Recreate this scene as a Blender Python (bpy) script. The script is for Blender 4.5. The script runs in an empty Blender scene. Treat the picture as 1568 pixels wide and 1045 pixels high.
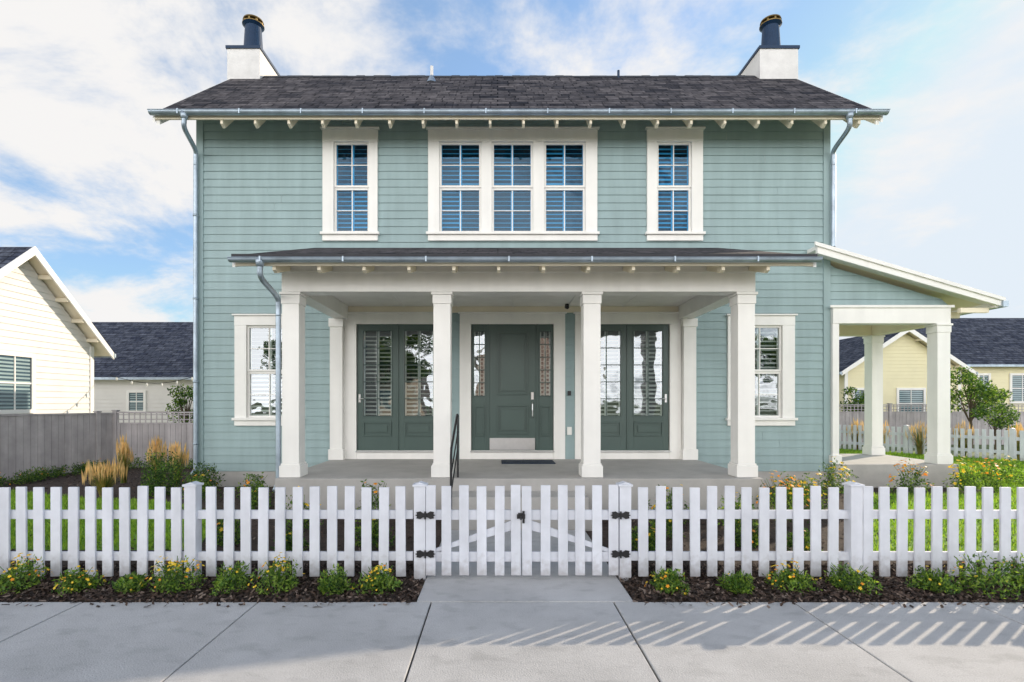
import bpy, math, random
import numpy as np
from mathutils import Vector, Matrix
random.seed(7)
rng = np.random.default_rng(7)
scene = bpy.context.scene

# ---- survey: facade measurements (photo units) -> metres on a plane at depth d ----
FL, CU, CV, EYE = 800.0, 762.0, 618.0, 1.6
def mx(u, d): return (u - CU) * d / FL
def mz(v, d): return EYE - (v - CV) * d / FL
YH = 10.165

# ------------------------------------------------------------------ materials
def lin(c): return (c[0], c[1], c[2], 1.0)
def new_mat(name):
    m = bpy.data.materials.new(name); m.use_nodes = True
    nt = m.node_tree; b = nt.nodes["Principled BSDF"]
    return m, nt, b
def mat(name, col, rough=0.6, var=0.1, scale=3.0, bump=0.0, bscale=60.0, metal=0.0, spec=0.5, fine=0.0, streak=0.0, dirt=0.0, stain=0.0):
    m, nt, b = new_mat(name)
    N, L = nt.nodes, nt.links
    tc = N.new("ShaderNodeTexCoord")
    n = N.new("ShaderNodeTexNoise"); n.inputs["Scale"].default_value = scale
    n.inputs["Detail"].default_value = 3; n.inputs["Roughness"].default_value = 0.65
    L.new(tc.outputs["Object"], n.inputs["Vector"])
    r = N.new("ShaderNodeValToRGB")
    r.color_ramp.elements[0].position = 0.3; r.color_ramp.elements[1].position = 0.7
    r.color_ramp.elements[0].color = lin([c * (1 - var) for c in col])
    r.color_ramp.elements[1].color = lin([min(1, c * (1 + var)) for c in col])
    L.new(n.outputs["Fac"], r.inputs["Fac"])
    out = r.outputs["Color"]
    def modulate(out, scl, amt, stretch=None, lo=.3, hi=.7, up=True, det=2):
        n3 = N.new("ShaderNodeTexNoise"); n3.inputs["Scale"].default_value = scl; n3.inputs["Detail"].default_value = det
        if stretch:
            mpn = N.new("ShaderNodeMapping"); mpn.inputs["Scale"].default_value = stretch
            L.new(tc.outputs["Object"], mpn.inputs["Vector"]); L.new(mpn.outputs["Vector"], n3.inputs["Vector"])
        else: L.new(tc.outputs["Object"], n3.inputs["Vector"])
        mr = N.new("ShaderNodeMapRange"); mr.inputs["From Min"].default_value = lo; mr.inputs["From Max"].default_value = hi
        mr.inputs["To Min"].default_value = 1 - amt; mr.inputs["To Max"].default_value = 1 + (amt if up else 0)
        L.new(n3.outputs["Fac"], mr.inputs["Value"])
        mm = N.new("ShaderNodeVectorMath"); mm.operation = 'SCALE'
        L.new(out, mm.inputs[0]); L.new(mr.outputs["Result"], mm.inputs["Scale"])
        return mm.outputs["Vector"]
    if fine > 0: out = modulate(out, bscale * 2, fine)
    if streak > 0: out = modulate(out, 2.0, streak, (3.0, 3.0, .35))
    if stain > 0:
        out = modulate(out, 4.5, stain, (1, 1.6, 1), .32, .46, False, 6)
        out = modulate(out, 14, stain * .5, (1, 2.2, 1), .30, .44, False, 4)
    if dirt > 0:
        sp_ = N.new("ShaderNodeSeparateXYZ"); L.new(tc.outputs["Object"], sp_.inputs[0])
        nd = N.new("ShaderNodeTexNoise"); nd.inputs["Scale"].default_value = 18; L.new(tc.outputs["Object"], nd.inputs["Vector"])
        ad_ = N.new("ShaderNodeMath"); ad_.operation = 'MULTIPLY_ADD'; ad_.inputs[1].default_value = -.35; L.new(nd.outputs["Fac"], ad_.inputs[0]); L.new(sp_.outputs["Z"], ad_.inputs[2])
        mr = N.new("ShaderNodeMapRange"); mr.inputs["From Min"].default_value = -.16; mr.inputs["From Max"].default_value = .02; mr.inputs["To Min"].default_value = dirt; mr.inputs["To Max"].default_value = 0
        L.new(ad_.outputs[0], mr.inputs["Value"])
        mxd = N.new("ShaderNodeMix"); mxd.data_type = 'RGBA'; mxd.inputs["B"].default_value = (.16, .12, .09, 1)
        L.new(mr.outputs[0], mxd.inputs["Factor"]); L.new(out, mxd.inputs["A"]); out = mxd.outputs["Result"]
    L.new(out, b.inputs["Base Color"])
    b.inputs["Roughness"].default_value = rough; b.inputs["Metallic"].default_value = metal
    b.inputs["Specular IOR Level"].default_value = spec
    if bump > 0:
        n2 = N.new("ShaderNodeTexNoise"); n2.inputs["Scale"].default_value = bscale; n2.inputs["Detail"].default_value = 2
        L.new(tc.outputs["Object"], n2.inputs["Vector"])
        bp = N.new("ShaderNodeBump"); bp.inputs["Strength"].default_value = bump; bp.inputs["Distance"].default_value = 0.02
        L.new(n2.outputs["Fac"], bp.inputs["Height"]); L.new(bp.outputs["Normal"], b.inputs["Normal"])
    return m

def shingle_mat(name, c1, c2, cm):
    m, nt, b = new_mat(name); N, L = nt.nodes, nt.links
    tc = N.new("ShaderNodeTexCoord")
    def brick(wd, off, sq):
        br = N.new("ShaderNodeTexBrick")
        br.inputs["Scale"].default_value = 1.0; br.inputs["Brick Width"].default_value = wd
        br.inputs["Row Height"].default_value = 0.19; br.inputs["Mortar Size"].default_value = 0.013
        br.inputs["Mortar Smooth"].default_value = 0.1
        br.offset = off; br.offset_frequency = 2; br.squash = sq; br.squash_frequency = 3
        br.inputs["Color1"].default_value = lin(c1); br.inputs["Color2"].default_value = lin(c2); br.inputs["Mortar"].default_value = lin(cm)
        L.new(tc.outputs["UV"], br.inputs["Vector"]); return br
    b1 = brick(.36, .37, .7); b2 = brick(.61, .61, 1.4)
    mixn = N.new("ShaderNodeMix"); mixn.data_type = 'RGBA'; mixn.inputs["Factor"].default_value = .4
    L.new(b1.outputs["Color"], mixn.inputs["A"]); L.new(b2.outputs["Color"], mixn.inputs["B"])
    n = N.new("ShaderNodeTexNoise"); n.inputs["Scale"].default_value = 5; n.inputs["Detail"].default_value = 6
    n.inputs["Roughness"].default_value = .75
    L.new(tc.outputs["UV"], n.inputs["Vector"])
    mr = N.new("ShaderNodeMapRange"); mr.inputs["From Min"].default_value = .35; mr.inputs["From Max"].default_value = .65
    mr.inputs["To Min"].default_value = .5; mr.inputs["To Max"].default_value = 1.55
    L.new(n.outputs["Fac"], mr.inputs["Value"])
    mm = N.new("ShaderNodeVectorMath"); mm.operation = 'SCALE'
    L.new(mixn.outputs["Result"], mm.inputs[0]); L.new(mr.outputs["Result"], mm.inputs["Scale"])
    L.new(mm.outputs["Vector"], b.inputs["Base Color"])
    b.inputs["Roughness"].default_value = .95; b.inputs["Specular IOR Level"].default_value = .12
    bp = N.new("ShaderNodeBump"); bp.inputs["Strength"].default_value = 1; bp.inputs["Distance"].default_value = .03
    L.new(b1.outputs["Fac"], bp.inputs["Height"]); bp.invert = True
    L.new(bp.outputs["Normal"], b.inputs["Normal"])
    return m

def glass_mat(name, tint, fac, gcol=(.9, .95, 1)):
    m = bpy.data.materials.new(name); m.use_nodes = True; nt = m.node_tree; N, L = nt.nodes, nt.links
    for n in list(N): N.remove(n)
    o = N.new("ShaderNodeOutputMaterial"); mix = N.new("ShaderNodeMixShader")
    t = N.new("ShaderNodeBsdfTransparent"); t.inputs[0].default_value = lin(tint)
    g = N.new("ShaderNodeBsdfGlossy"); g.inputs["Color"].default_value = lin(gcol); g.inputs["Roughness"].default_value = 0.01
    tc = N.new("ShaderNodeTexCoord"); nz = N.new("ShaderNodeTexNoise"); nz.inputs["Scale"].default_value = 2.2
    bp = N.new("ShaderNodeBump"); bp.inputs["Strength"].default_value = .12; bp.inputs["Distance"].default_value = .05
    L.new(tc.outputs["Object"], nz.inputs["Vector"]); L.new(nz.outputs["Fac"], bp.inputs["Height"]); L.new(bp.outputs["Normal"], g.inputs["Normal"])
    mix.inputs[0].default_value = fac
    L.new(t.outputs[0], mix.inputs[1]); L.new(g.outputs[0], mix.inputs[2]); L.new(mix.outputs[0], o.inputs["Surface"])
    return m

M_SIDE = mat("blue_grey_siding", (.285, .385, .392), .6, .05, 1.2, .10, 90, streak=.07)
M_WHITE = mat("white_trim", (.83, .815, .78), .5, .03, 2.0, streak=.03)
M_CREAM = mat("cream_trim", (.82, .74, .58), .55, .04, 2.0)
M_FENCE = mat("white_fence_paint", (.64, .66, .72), .55, .07, 5.0, streak=.08, dirt=.4)
M_DOOR = mat("dark_green_door", (.062, .098, .088), .35, .05, 2.0)
M_ROOF = shingle_mat("asphalt_shingles", (.020, .021, .028), (.135, .122, .125), (.004, .004, .006))
M_ROOF2 = shingle_mat("neighbour_shingles", (.035, .042, .065), (.11, .12, .15), (.012, .012, .018))
M_GALV = mat("galvanised_steel", (.36, .43, .50), .42, .2, 4.0, metal=.65)
M_BLACK = mat("black_iron", (.012, .012, .014), .45, .1, 8)
M_NAVY = mat("navy_flue", (.008, .030, .075), .4, .1, 8, spec=.3)
M_BRASS = mat("brass_crown", (.22, .15, .05), .45, .2, 8, metal=.6)
M_STUCCO = mat("white_stucco", (.70, .685, .67), .8, .09, 3, .3, 60)
M_CONC = mat("concrete", (.46, .455, .45), .85, .13, 1.3, .25, 90, fine=.18, stain=.15)
M_CONC_D = mat("concrete_joint", (.06, .055, .05), .9, .2, 6)
M_PORCH = mat("porch_concrete", (.42, .405, .385), .8, .1, 2.5, .1, 90, fine=.06)
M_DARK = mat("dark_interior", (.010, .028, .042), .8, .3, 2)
M_SLAT = mat("blue_tinted_shutters", (.42, .68, .82), .5, .05, 3)
M_SLATW = mat("white_shutter_slats", (.78, .78, .74), .5, .05, 3)
M_GLASSB = glass_mat("window_glass", (.22, .66, .86), .06, (.5, .75, 1))
M_GLASSD = glass_mat("door_glass", (.80, .86, .86), .22)
M_STEEL = mat("brushed_steel", (.62, .62, .62), .3, .05, 10, metal=.9)
M_MAT = mat("doormat_weave", (.03, .045, .07), .95, .3, 40, .5, 200)
M_PRIV = mat("grey_cedar", (.40, .37, .375), .8, .12, 3, .2, 50, streak=.15)
M_CREAMW = mat("cream_siding", (.72, .70, .67), .6, .04, 1.5)
M_YEL = mat("yellow_siding", (.76, .70, .46), .6, .04, 1.5)
M_LAWN = mat("lawn_turf", (.18, .34, .04), .9, .35, 5, .5, 60, fine=.35)
M_GROUND = mat("ground_earth", (.12, .16, .06), .95, .35, 2, .4, 30, fine=.3)
M_MULCH = mat("bark_mulch", (.05, .032, .024), .95, .45, 14, .9, 45, fine=.5)
M_ROAD = mat("road_concrete", (.30, .295, .28), .9, .15, 2)
M_EDGE = mat("dark_drip_edge", (.04, .04, .045), .8, .2, 5)
M_BARK = mat("tree_bark", (.10, .075, .05), .9, .3, 12, .5, 40)
def leafm(name, c, tr=.45):
    m, nt, b = new_mat(name); N, L = nt.nodes, nt.links
    tc = N.new("ShaderNodeTexCoord"); n = N.new("ShaderNodeTexNoise"); n.inputs["Scale"].default_value = 9; n.inputs["Detail"].default_value = 1
    L.new(tc.outputs["Object"], n.inputs["Vector"])
    r = N.new("ShaderNodeValToRGB"); r.color_ramp.elements[0].position = .3; r.color_ramp.elements[1].position = .7
    r.color_ramp.elements[0].color = lin([k * .7 for k in c]); r.color_ramp.elements[1].color = lin([k * 1.3 for k in c])
    L.new(n.outputs["Fac"], r.inputs["Fac"]); L.new(r.outputs["Color"], b.inputs["Base Color"]); b.inputs["Roughness"].default_value = .55
    t = N.new("ShaderNodeBsdfTranslucent"); mx_ = N.new("ShaderNodeMixShader"); mx_.inputs[0].default_value = tr
    sc = N.new("ShaderNodeVectorMath"); sc.operation = 'MULTIPLY'; sc.inputs[1].default_value = (1.6, 1.5, .8)
    L.new(r.outputs["Color"], sc.inputs[0]); L.new(sc.outputs["Vector"], t.inputs["Color"])
    L.new(b.outputs[0], mx_.inputs[1]); L.new(t.outputs[0], mx_.inputs[2]); L.new(mx_.outputs[0], N["Material Output"].inputs["Surface"])
    return m
LG = [leafm("leaf_dark", (.034, .08, .02)), leafm("leaf_mid", (.09, .185, .03)), leafm("leaf_light", (.21, .32, .05))]
LB = [leafm("grassblade_dark", (.12, .24, .025)), leafm("grassblade_mid", (.21, .38, .04)), leafm("grassblade_light", (.32, .48, .06))]
M_YF = leafm("yellow_petals", (.85, .58, .03), .3)
M_OF = leafm("orange_petals", (.85, .33, .02), .3)
TAN = [leafm("dry_grass", (.42, .28, .11)), leafm("dry_plume", (.58, .40, .18)), leafm("grass_green", (.13, .19, .05))]
CH = [mat("chip_a", (.03, .019, .014), .9, .3, 20), mat("chip_b", (.08, .05, .036), .9, .3, 20), mat("chip_c", (.20, .15, .12), .9, .3, 20)]

# ------------------------------------------------------------------ mesh builder
class MB:
    def __init__(s): s.V = []; s.F = []; s.M = []; s.mats = []; s.uv = {}
    def mi(s, m):
        if m not in s.mats: s.mats.append(m)
        return s.mats.index(m)
    def face(s, pts, m, uv=None):
        n = len(s.V); s.V.extend([tuple(p) for p in pts]); s.F.append(tuple(range(n, n + len(pts)))); s.M.append(s.mi(m))
        if uv: s.uv[len(s.F) - 1] = uv
    def box(s, x0, x1, y0, y1, z0, z1, m):
        if x0 > x1: x0, x1 = x1, x0
        if y0 > y1: y0, y1 = y1, y0
        if z0 > z1: z0, z1 = z1, z0
        n = len(s.V); k = s.mi(m)
        s.V += [(x0, y0, z0), (x1, y0, z0), (x1, y1, z0), (x0, y1, z0), (x0, y0, z1), (x1, y0, z1), (x1, y1, z1), (x0, y1, z1)]
        for f in ((0, 3, 2, 1), (4, 5, 6, 7), (0, 1, 5, 4), (1, 2, 6, 5), (2, 3, 7, 6), (3, 0, 4, 7)):
            s.F.append(tuple(n + i for i in f)); s.M.append(k)
    def prism(s, poly, a0, a1, axis, m):
        n = len(s.V); c = len(poly); k = s.mi(m)
        for a in (a0, a1):
            for p in poly:
                s.V.append((a, p[0], p[1]) if axis == 'x' else ((p[0], a, p[1]) if axis == 'y' else (p[0], p[1], a)))
        s.F.append(tuple(range(n, n + c))); s.M.append(k)
        s.F.append(tuple(reversed(range(n + c, n + 2 * c)))); s.M.append(k)
        for i in range(c):
            j = (i + 1) % c
            s.F.append((n + i, n + j, n + c + j, n + c + i)); s.M.append(k)
    def tube(s, pts, rad, m, n=12, caps=True):
        pts = [Vector(p) for p in pts]
        if not isinstance(rad, (list, tuple)): rad = [rad] * len(pts)
        k = s.mi(m); base = len(s.V); ref = None
        for i, p in enumerate(pts):
            d = (pts[min(i + 1, len(pts) - 1)] - pts[max(i - 1, 0)]).normalized()
            if ref is None:
                ref = Vector((0, 0, 1)) if abs(d.z) < .9 else Vector((1, 0, 0))
            a = d.cross(ref).normalized(); b = a.cross(d).normalized(); ref = b
            for j in range(n):
                t = 2 * math.pi * j / n
                q = p + (a * math.cos(t) + b * math.sin(t)) * rad[i]; s.V.append(tuple(q))
        for i in range(len(pts) - 1):
            for j in range(n):
                j2 = (j + 1) % n
                s.F.append((base + i * n + j, base + i * n + j2, base + (i + 1) * n + j2, base + (i + 1) * n + j)); s.M.append(k)
        if caps:
            s.F.append(tuple(base + j for j in range(n))[::-1]); s.M.append(k)
            e = base + (len(pts) - 1) * n
            s.F.append(tuple(e + j for j in range(n))); s.M.append(k)
    def diamonds(s, P, size, mats, aspect=.45, up=0.3, probs=None):
        P = np.asarray(P); n = len(P)
        if n == 0: return
        size = np.broadcast_to(size, (n,))[:, None]
        d = rng.normal(size=(n, 3)); d[:, 2] += up; d /= np.linalg.norm(d, axis=1)[:, None]
        e = rng.normal(size=(n, 3)); e -= (e * d).sum(1)[:, None] * d; e /= np.linalg.norm(e, axis=1)[:, None]
        a = P; b = P + d * size * .5 + e * size * aspect * .5; c = P + d * size; f = P + d * size * .5 - e * size * aspect * .5
        arr = np.stack([a, b, c, f], 1).reshape(-1, 3)
        base = len(s.V); s.V.extend(map(tuple, arr.tolist()))
        ks = [s.mi(m) for m in mats]
        ch = rng.choice(len(mats), n, p=probs)
        for i in range(n):
            q = base + 4 * i; s.F.append((q, q + 1, q + 2, q + 3)); s.M.append(ks[ch[i]])
    def build(s, name, parent=None, bevel=0, smooth=False, fix=True):
        me = bpy.data.meshes.new(name); me.from_pydata(s.V, [], s.F)
        for m in s.mats: me.materials.append(m)
        me.polygons.foreach_set("material_index", s.M)
        if s.uv:
            ul = me.uv_layers.new(name="UVMap")
            for fi, uv in s.uv.items():
                p = me.polygons[fi]
                for li, c in zip(p.loop_indices, uv): ul.data[li].uv = c
        me.update()
        if fix and not s.uv:
            import bmesh
            bm = bmesh.new(); bm.from_mesh(me); bmesh.ops.recalc_face_normals(bm, faces=bm.faces); bm.to_mesh(me); bm.free()
        if smooth: me.polygons.foreach_set("use_smooth", [True] * len(me.polygons))
        ob = bpy.data.objects.new(name, me); scene.collection.objects.link(ob)
        if parent: ob.parent = parent
        if bevel:
            bv = ob.modifiers.new("bevel", 'BEVEL'); bv.width = bevel; bv.segments = 2; bv.limit_method = 'ANGLE'
        return ob
def empty(name, loc=(0, 0, 0)):
    e = bpy.data.objects.new(name, None); e.location = loc; e.empty_display_size = .3; scene.collection.objects.link(e); return e

def siding_rows(mb, x0, x1, z0, z1, Y, m, exposure=.152, openings=(), lip=.018, clip=None):
    z = z0
    while z < z1 - 1e-4:
        zt = min(z + exposure, z1)
        segs = [(x0, x1)]
        for (a, b, c, d) in openings:
            if zt > c + 1e-3 and z < d - 1e-3:
                ns = []
                for (p, q) in segs:
                    if b <= p or a >= q: ns.append((p, q)); continue
                    if a > p: ns.append((p, a))
                    if b < q: ns.append((b, q))
                segs = ns
        seg2 = []
        for (p, q) in segs:
            c_ = p + random.uniform(1.2, 3.6)
            while c_ < q - .8:
                seg2.append((p, c_ - .0015)); p = c_ + .0015; c_ += 3.66
            seg2.append((p, q))
        for (p, q) in seg2:
            qb, qt = q, q; l2 = lip + random.uniform(-.002, .003)
            if clip: qb = min(q, clip(z)); qt = min(q, clip(zt))
            if qb - p < .01: continue
            qt = max(qt, p + .001)
            mb.face([(p, Y - l2, z), (qb, Y - l2, z), (qt, Y - .003, zt), (p, Y - .003, zt)], m)
            mb.face([(p, Y, z), (qb, Y, z), (qb, Y - l2, z), (p, Y - l2, z)], m)
        z = zt

# =================================================================== HOUSE
house = empty("blue_house", (0.3, 12.4, 0))
HP = Matrix.Translation((-0.3, -12.4, 0))
def hb(mb, name, **k):
    o = mb.build(name, None, **k); o.parent = house; o.matrix_parent_inverse = HP; return o
XL, XR = -5.845, 6.455
openings = []
trim = MB(); glz = MB(); inner = MB()

def shutters(x0, x1, z0, z1, m, sp=.085, tilt=40, gap=.055):
    y = YH + gap
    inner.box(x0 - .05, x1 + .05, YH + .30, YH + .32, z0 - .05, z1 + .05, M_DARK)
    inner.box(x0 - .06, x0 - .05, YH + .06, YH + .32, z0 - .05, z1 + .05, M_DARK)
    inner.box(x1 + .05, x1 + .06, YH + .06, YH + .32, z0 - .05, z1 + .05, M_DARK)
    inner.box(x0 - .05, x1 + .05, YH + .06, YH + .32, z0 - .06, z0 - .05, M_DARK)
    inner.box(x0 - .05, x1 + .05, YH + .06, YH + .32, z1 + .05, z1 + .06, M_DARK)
    xm = (x0 + x1) / 2; w = .026
    for (a, b) in ((x0, xm), (xm, x1)):
        inner.box(a, a + w, y, y + .03, z0, z1, m); inner.box(b - w, b, y, y + .03, z0, z1, m)
        zs = z0 + .03
        zmid = z0 + (z1 - z0) * .5
        t1, t2 = tilt + random.uniform(-14, 8), tilt + random.uniform(-12, 8)
        while zs < z1 - .03:
            t = math.radians(t1 if zs < zmid else t2); c, s_ = math.cos(t) * .035, math.sin(t) * .035
            inner.face([(a + w, y - c + .025, zs - s_), (b - w, y - c + .025, zs - s_), (b - w, y + c + .025, zs + s_), (a + w, y + c + .025, zs + s_)], m)
            zs += sp

def dh_window(gx0, gx1, gz0, gz1, rows=2, cols=2, gm=M_GLASSB, sl=M_SLAT, sashm=M_WHITE, tilt=42):
    zm = (gz0 + gz1) / 2; t = .042
    openings.append((gx0 - .02, gx1 + .02, gz0 - .01, gz1 + .01))
    for (a, b, yo) in ((gz0, zm + .0, .02), (zm, gz1, .0)):
        y0, y1 = YH - .012 + yo, YH + .022 + yo
        a2 = a if a == gz0 else a + .002
        trim.box(gx0, gx0 + t, y0, y1, a2, b, sashm); trim.box(gx1 - t, gx1, y0, y1, a2, b, sashm)
        trim.box(gx0 + t, gx1 - t, y0, y1, a2, a2 + t, sashm); trim.box(gx0 + t, gx1 - t, y0, y1, b - t, b, sashm)
        for i in range(1, cols):
            x = gx0 + t + (gx1 - gx0 - 2 * t) * i / cols
            trim.box(x - .010, x + .010, y0 + .008, y1 - .004, a2 + t, b - t, sashm)
        for i in range(1, rows):
            z = a2 + t + (b - a2 - 2 * t) * i / rows
            trim.box(gx0 + t, gx1 - t, y0 + .010, y1 - .006, z - .009, z + .009, sashm)
        glz.face([(gx0 + .02, y1 - .003, a2 + .02), (gx1 - .02, y1 - .003, a2 + .02), (gx1 - .02, y1 - .003, b - .02), (gx0 + .02, y1 - .003, b - .02)], gm)
    shutters(gx0 + .02, gx1 - .02, gz0 + .02, gz1 - .02, sl, tilt=tilt)

def casing(x0, x1, z0, z1, inner_x, inner_z0, inner_z1):
    yf = YH - .055; yb = YH + .05
    edges = [x0] + [e for p in inner_x for e in p] + [x1]
    for i in range(0, len(edges), 2):
        trim.box(edges[i], edges[i + 1], yf, yb, inner_z0, inner_z1, M_WHITE)
    trim.box(x0 - .003, x1 + .003, yf - .004, yb, inner_z1, z1 - .03, M_WHITE)
    trim.box(x0 - .035, x1 + .035, yf - .04, yb, z1 - .03, z1, M_WHITE)
    trim.box(x0 - .003, x1 + .003, yf - .002, yb, z0 + .0, inner_z0 - .05, M_WHITE)
    trim.box(x0 - .035, x1 + .035, yf - .045, yb, inner_z0 - .05, inner_z0, M_WHITE)

gz1, gz0 = mz(219, YH), mz(357, YH)
def UP(o0, o1, glasses):
    g = [(mx(a, YH), mx(b, YH)) for a, b in glasses]
    casing(mx(o0, YH), mx(o1, YH), mz(370, YH), mz(198, YH), g, gz0, gz1)
    for a, b in g: dh_window(a, b, gz0, gz1)
UP(495, 579, [(512, 566)])
UP(656, 914, [(673, 737), (753, 816), (833, 896)])
UP(990, 1075, [(1005, 1058)])
lz1, lz0 = mz(499, YH), mz(640, YH)
for o0, o1, a, b in ((361, 463, 379, 445), (1113, 1215, 1131, 1196)):
    a, b = mx(a, YH), mx(b, YH)
    casing(mx(o0, YH), mx(o1, YH), mz(652, YH), mz(482, YH), [(a, b)], lz0, lz1)
    dh_window(a, b, lz0, lz1, rows=2, gm=M_GLASSD, sl=M_SLATW, tilt=25)

PF = .52
dz1, dz0 = mz(497, YH), mz(690, YH)
door = MB()
def leaf(x0, x1, glass=True, gl=None, panel=None, cols=2, rows=5, slat=True):
    y0, y1 = YH - .005, YH + .045
    z0, z1 = dz0, dz1
    if glass:
        ga, gb, gc, gd = gl
        door.box(x0, ga, y0, y1, z0, z1, M_DOOR); door.box(gb, x1, y0, y1, z0, z1, M_DOOR)
        door.box(ga, gb, y0, y1, gd, z1, M_DOOR); door.box(ga, gb, y0, y1, z0, gc, M_DOOR)
        bw = .016
        for i in range(1, cols):
            x = ga + (gb - ga) * i / cols; door.box(x - bw / 2, x + bw / 2, y0 + .006, y1 - .01, gc, gd, M_DOOR)
        for i in range(1, rows):
            z = gc + (gd - gc) * i / rows; door.box(ga, gb, y0 + .008, y1 - .012, z - bw / 2, z + bw / 2, M_DOOR)
        for (a, b, c, d) in ((ga - .02, ga, gc - .02, gd + .02), (gb, gb + .02, gc - .02, gd + .02), (ga, gb, gd, gd + .02), (ga, gb, gc - .02, gc)):
            door.box(a, b, y0 - .014, y0 + .002, c, d, M_DOOR)
        glz.face([(ga, y1 - .02, gc), (gb, y1 - .02, gc), (gb, y1 - .02, gd), (ga, y1 - .02, gd)], M_GLASSD)
        if slat: shutters(ga, gb, gc, gd, M_SLATW, sp=.08, tilt=30)
    else:
        door.box(x0, x1, y0, y1, z0, z1, M_DOOR)
    for (a, b, c, d) in (panel or []):
        t = .026; yp = y0 - .024
        door.box(a, a + t, yp, y0 + .002, c, d, M_DOOR); door.box(b - t, b, yp, y0 + .002, c, d, M_DOOR)
        door.box(a + t, b - t, yp, y0 + .002, d - t, d, M_DOOR); door.box(a + t, b - t, yp, y0 + .002, c, c + t, M_DOOR)
        if b - a > .25: door.box(a + .075, b - .075, y0 - .020, y0 + .001, c + .075, d - .075, M_DOOR)
def R(u0, u1, v0, v1): return (mx(u0, YH), mx(u1, YH), mz(v1, YH), mz(v0, YH))
for (a, b) in ((547, 608.5), (610.5, 672), (898, 959.5), (961.5, 1024)):
    leaf(mx(a, YH), mx(b, YH), gl=R(a + 9, b - 9, 507, 637), panel=[R(a + 9, b - 9, 646, 668)])
leaf(mx(722, YH), mx(746, YH), gl=R(726, 742, 508, 606), panel=[R(726, 742, 622, 668)], cols=2, rows=5)
leaf(mx(824, YH), mx(847, YH), gl=R(827, 843, 508, 606), panel=[R(827, 843, 622, 668)], cols=2, rows=5)
leaf(mx(749, YH), mx(821, YH), glass=False, panel=[R(761, 809, 509, 605), R(761, 809, 621, 665)])
door.box(mx(746, YH), mx(749, YH), YH - .02, YH + .05, dz0, dz1, M_DOOR)
door.box(mx(821, YH), mx(824, YH), YH - .02, YH + .05, dz0, dz1, M_DOOR)
for a in (608.5, 959.5): door.box(mx(a, YH), mx(a + 2, YH), YH - .022, YH + .05, dz0, dz1, M_DOOR)
hw = MB()
hw.box(mx(749, YH) + .01, mx(819, YH), YH - .032, YH - .006, mz(689, YH), mz(671, YH), M_STEEL)
hxx = mx(815, YH)
hw.box(hxx - .025, hxx + .025, YH - .035, YH - .004, mz(612, YH), mz(601, YH), M_STEEL)
hw.tube([(hxx, YH - .012, mz(616, YH)), (hxx, YH - .07, mz(619, YH)), (hxx, YH - .075, mz(628, YH)), (hxx, YH - .07, mz(637, YH)), (hxx, YH - .012, mz(640, YH))], .011, M_STEEL, 8)
hw.tube([(hxx, YH - .012, mz(604, YH)), (hxx, YH - .05, mz(604, YH))], .022, M_STEEL, 12)
for u, s_ in ((551, 1), (1019, -1)):
    x = mx(u, YH); z = mz(611, YH)
    hw.box(x - .02, x + .02, YH - .02, YH - .004, z - .07, z + .09, M_STEEL)
    hw.tube([(x, YH - .02, z), (x, YH - .06, z), (x + s_ * .09, YH - .065, z)], .009, M_STEEL, 8)
hw.box(mx(868, YH), mx(875, YH), YH - .045, YH - .02, mz(666, YH), mz(654, YH), M_SLATW)
hw.box(mx(869, YH), mx(874, YH), YH - .045, YH - .02, mz(606, YH), mz(599, YH), M_BLACK)
hw.tube([(mx(868, 9.9), 9.9, 3.48), (mx(868, 9.9), 9.88, 3.42), (mx(868, 9.9), 9.82, 3.40)], [.035, .045, .03], M_BLACK, 12)
openings += [(mx(545, YH), mx(674, YH), .5, dz1 + .01), (mx(720, YH), mx(849, YH), .5, dz1 + .01), (mx(896, YH), mx(1026, YH), .5, dz1 + .01)]
for (o0, i0, i1, o1) in ((528, 546.5, 672.5, 690), (704, 721.5, 847.5, 865), (880, 897.5, 1024.5, 1042)):
    a, b, c, d = [mx(k, YH) for k in (o0, i0, i1, o1)]
    trim.box(a, b, YH - .055, YH + .05, PF + .001, dz1, M_WHITE); trim.box(c, d, YH - .055, YH + .05, PF + .001, dz1, M_WHITE)
    trim.box(a + .003, d - .003, YH - .06, YH + .05, dz1, mz(481, YH), M_WHITE)
    trim.box(a - .03, d + .03, YH - .09, YH + .05, mz(481, YH), mz(479, YH), M_WHITE)
    trim.box(b, c, YH - .045, YH + .06, PF + .001, dz0, M_WHITE)
    trim.box(b - .02, c + .02, YH - .075, YH - .046, dz0 - .03, dz0 - .005, M_STEEL)
for u in (516, 1055):
    x = mx(u, YH - .1)
    trim.box(x - .12, x + .12, YH - .16, YH - .02, PF + .2, 3.07, M_WHITE)
    trim.box(x - .145, x + .145, YH - .185, YH - .02, PF + .001, PF + .2, M_WHITE)
    trim.box(x - .14, x + .14, YH - .18, YH - .02, 3.07, 3.228, M_WHITE)
trim.box(-2.9, 3.55, YH - .05, YH + .0, 3.36, 3.478, M_CREAM)
hb(trim, "window_trim", bevel=.004)
hb(glz, "window_panes", fix=False)
hb(inner, "interior_shutters", fix=False)
hb(door, "doors", bevel=.004)
hb(hw, "door_hardware")

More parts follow.
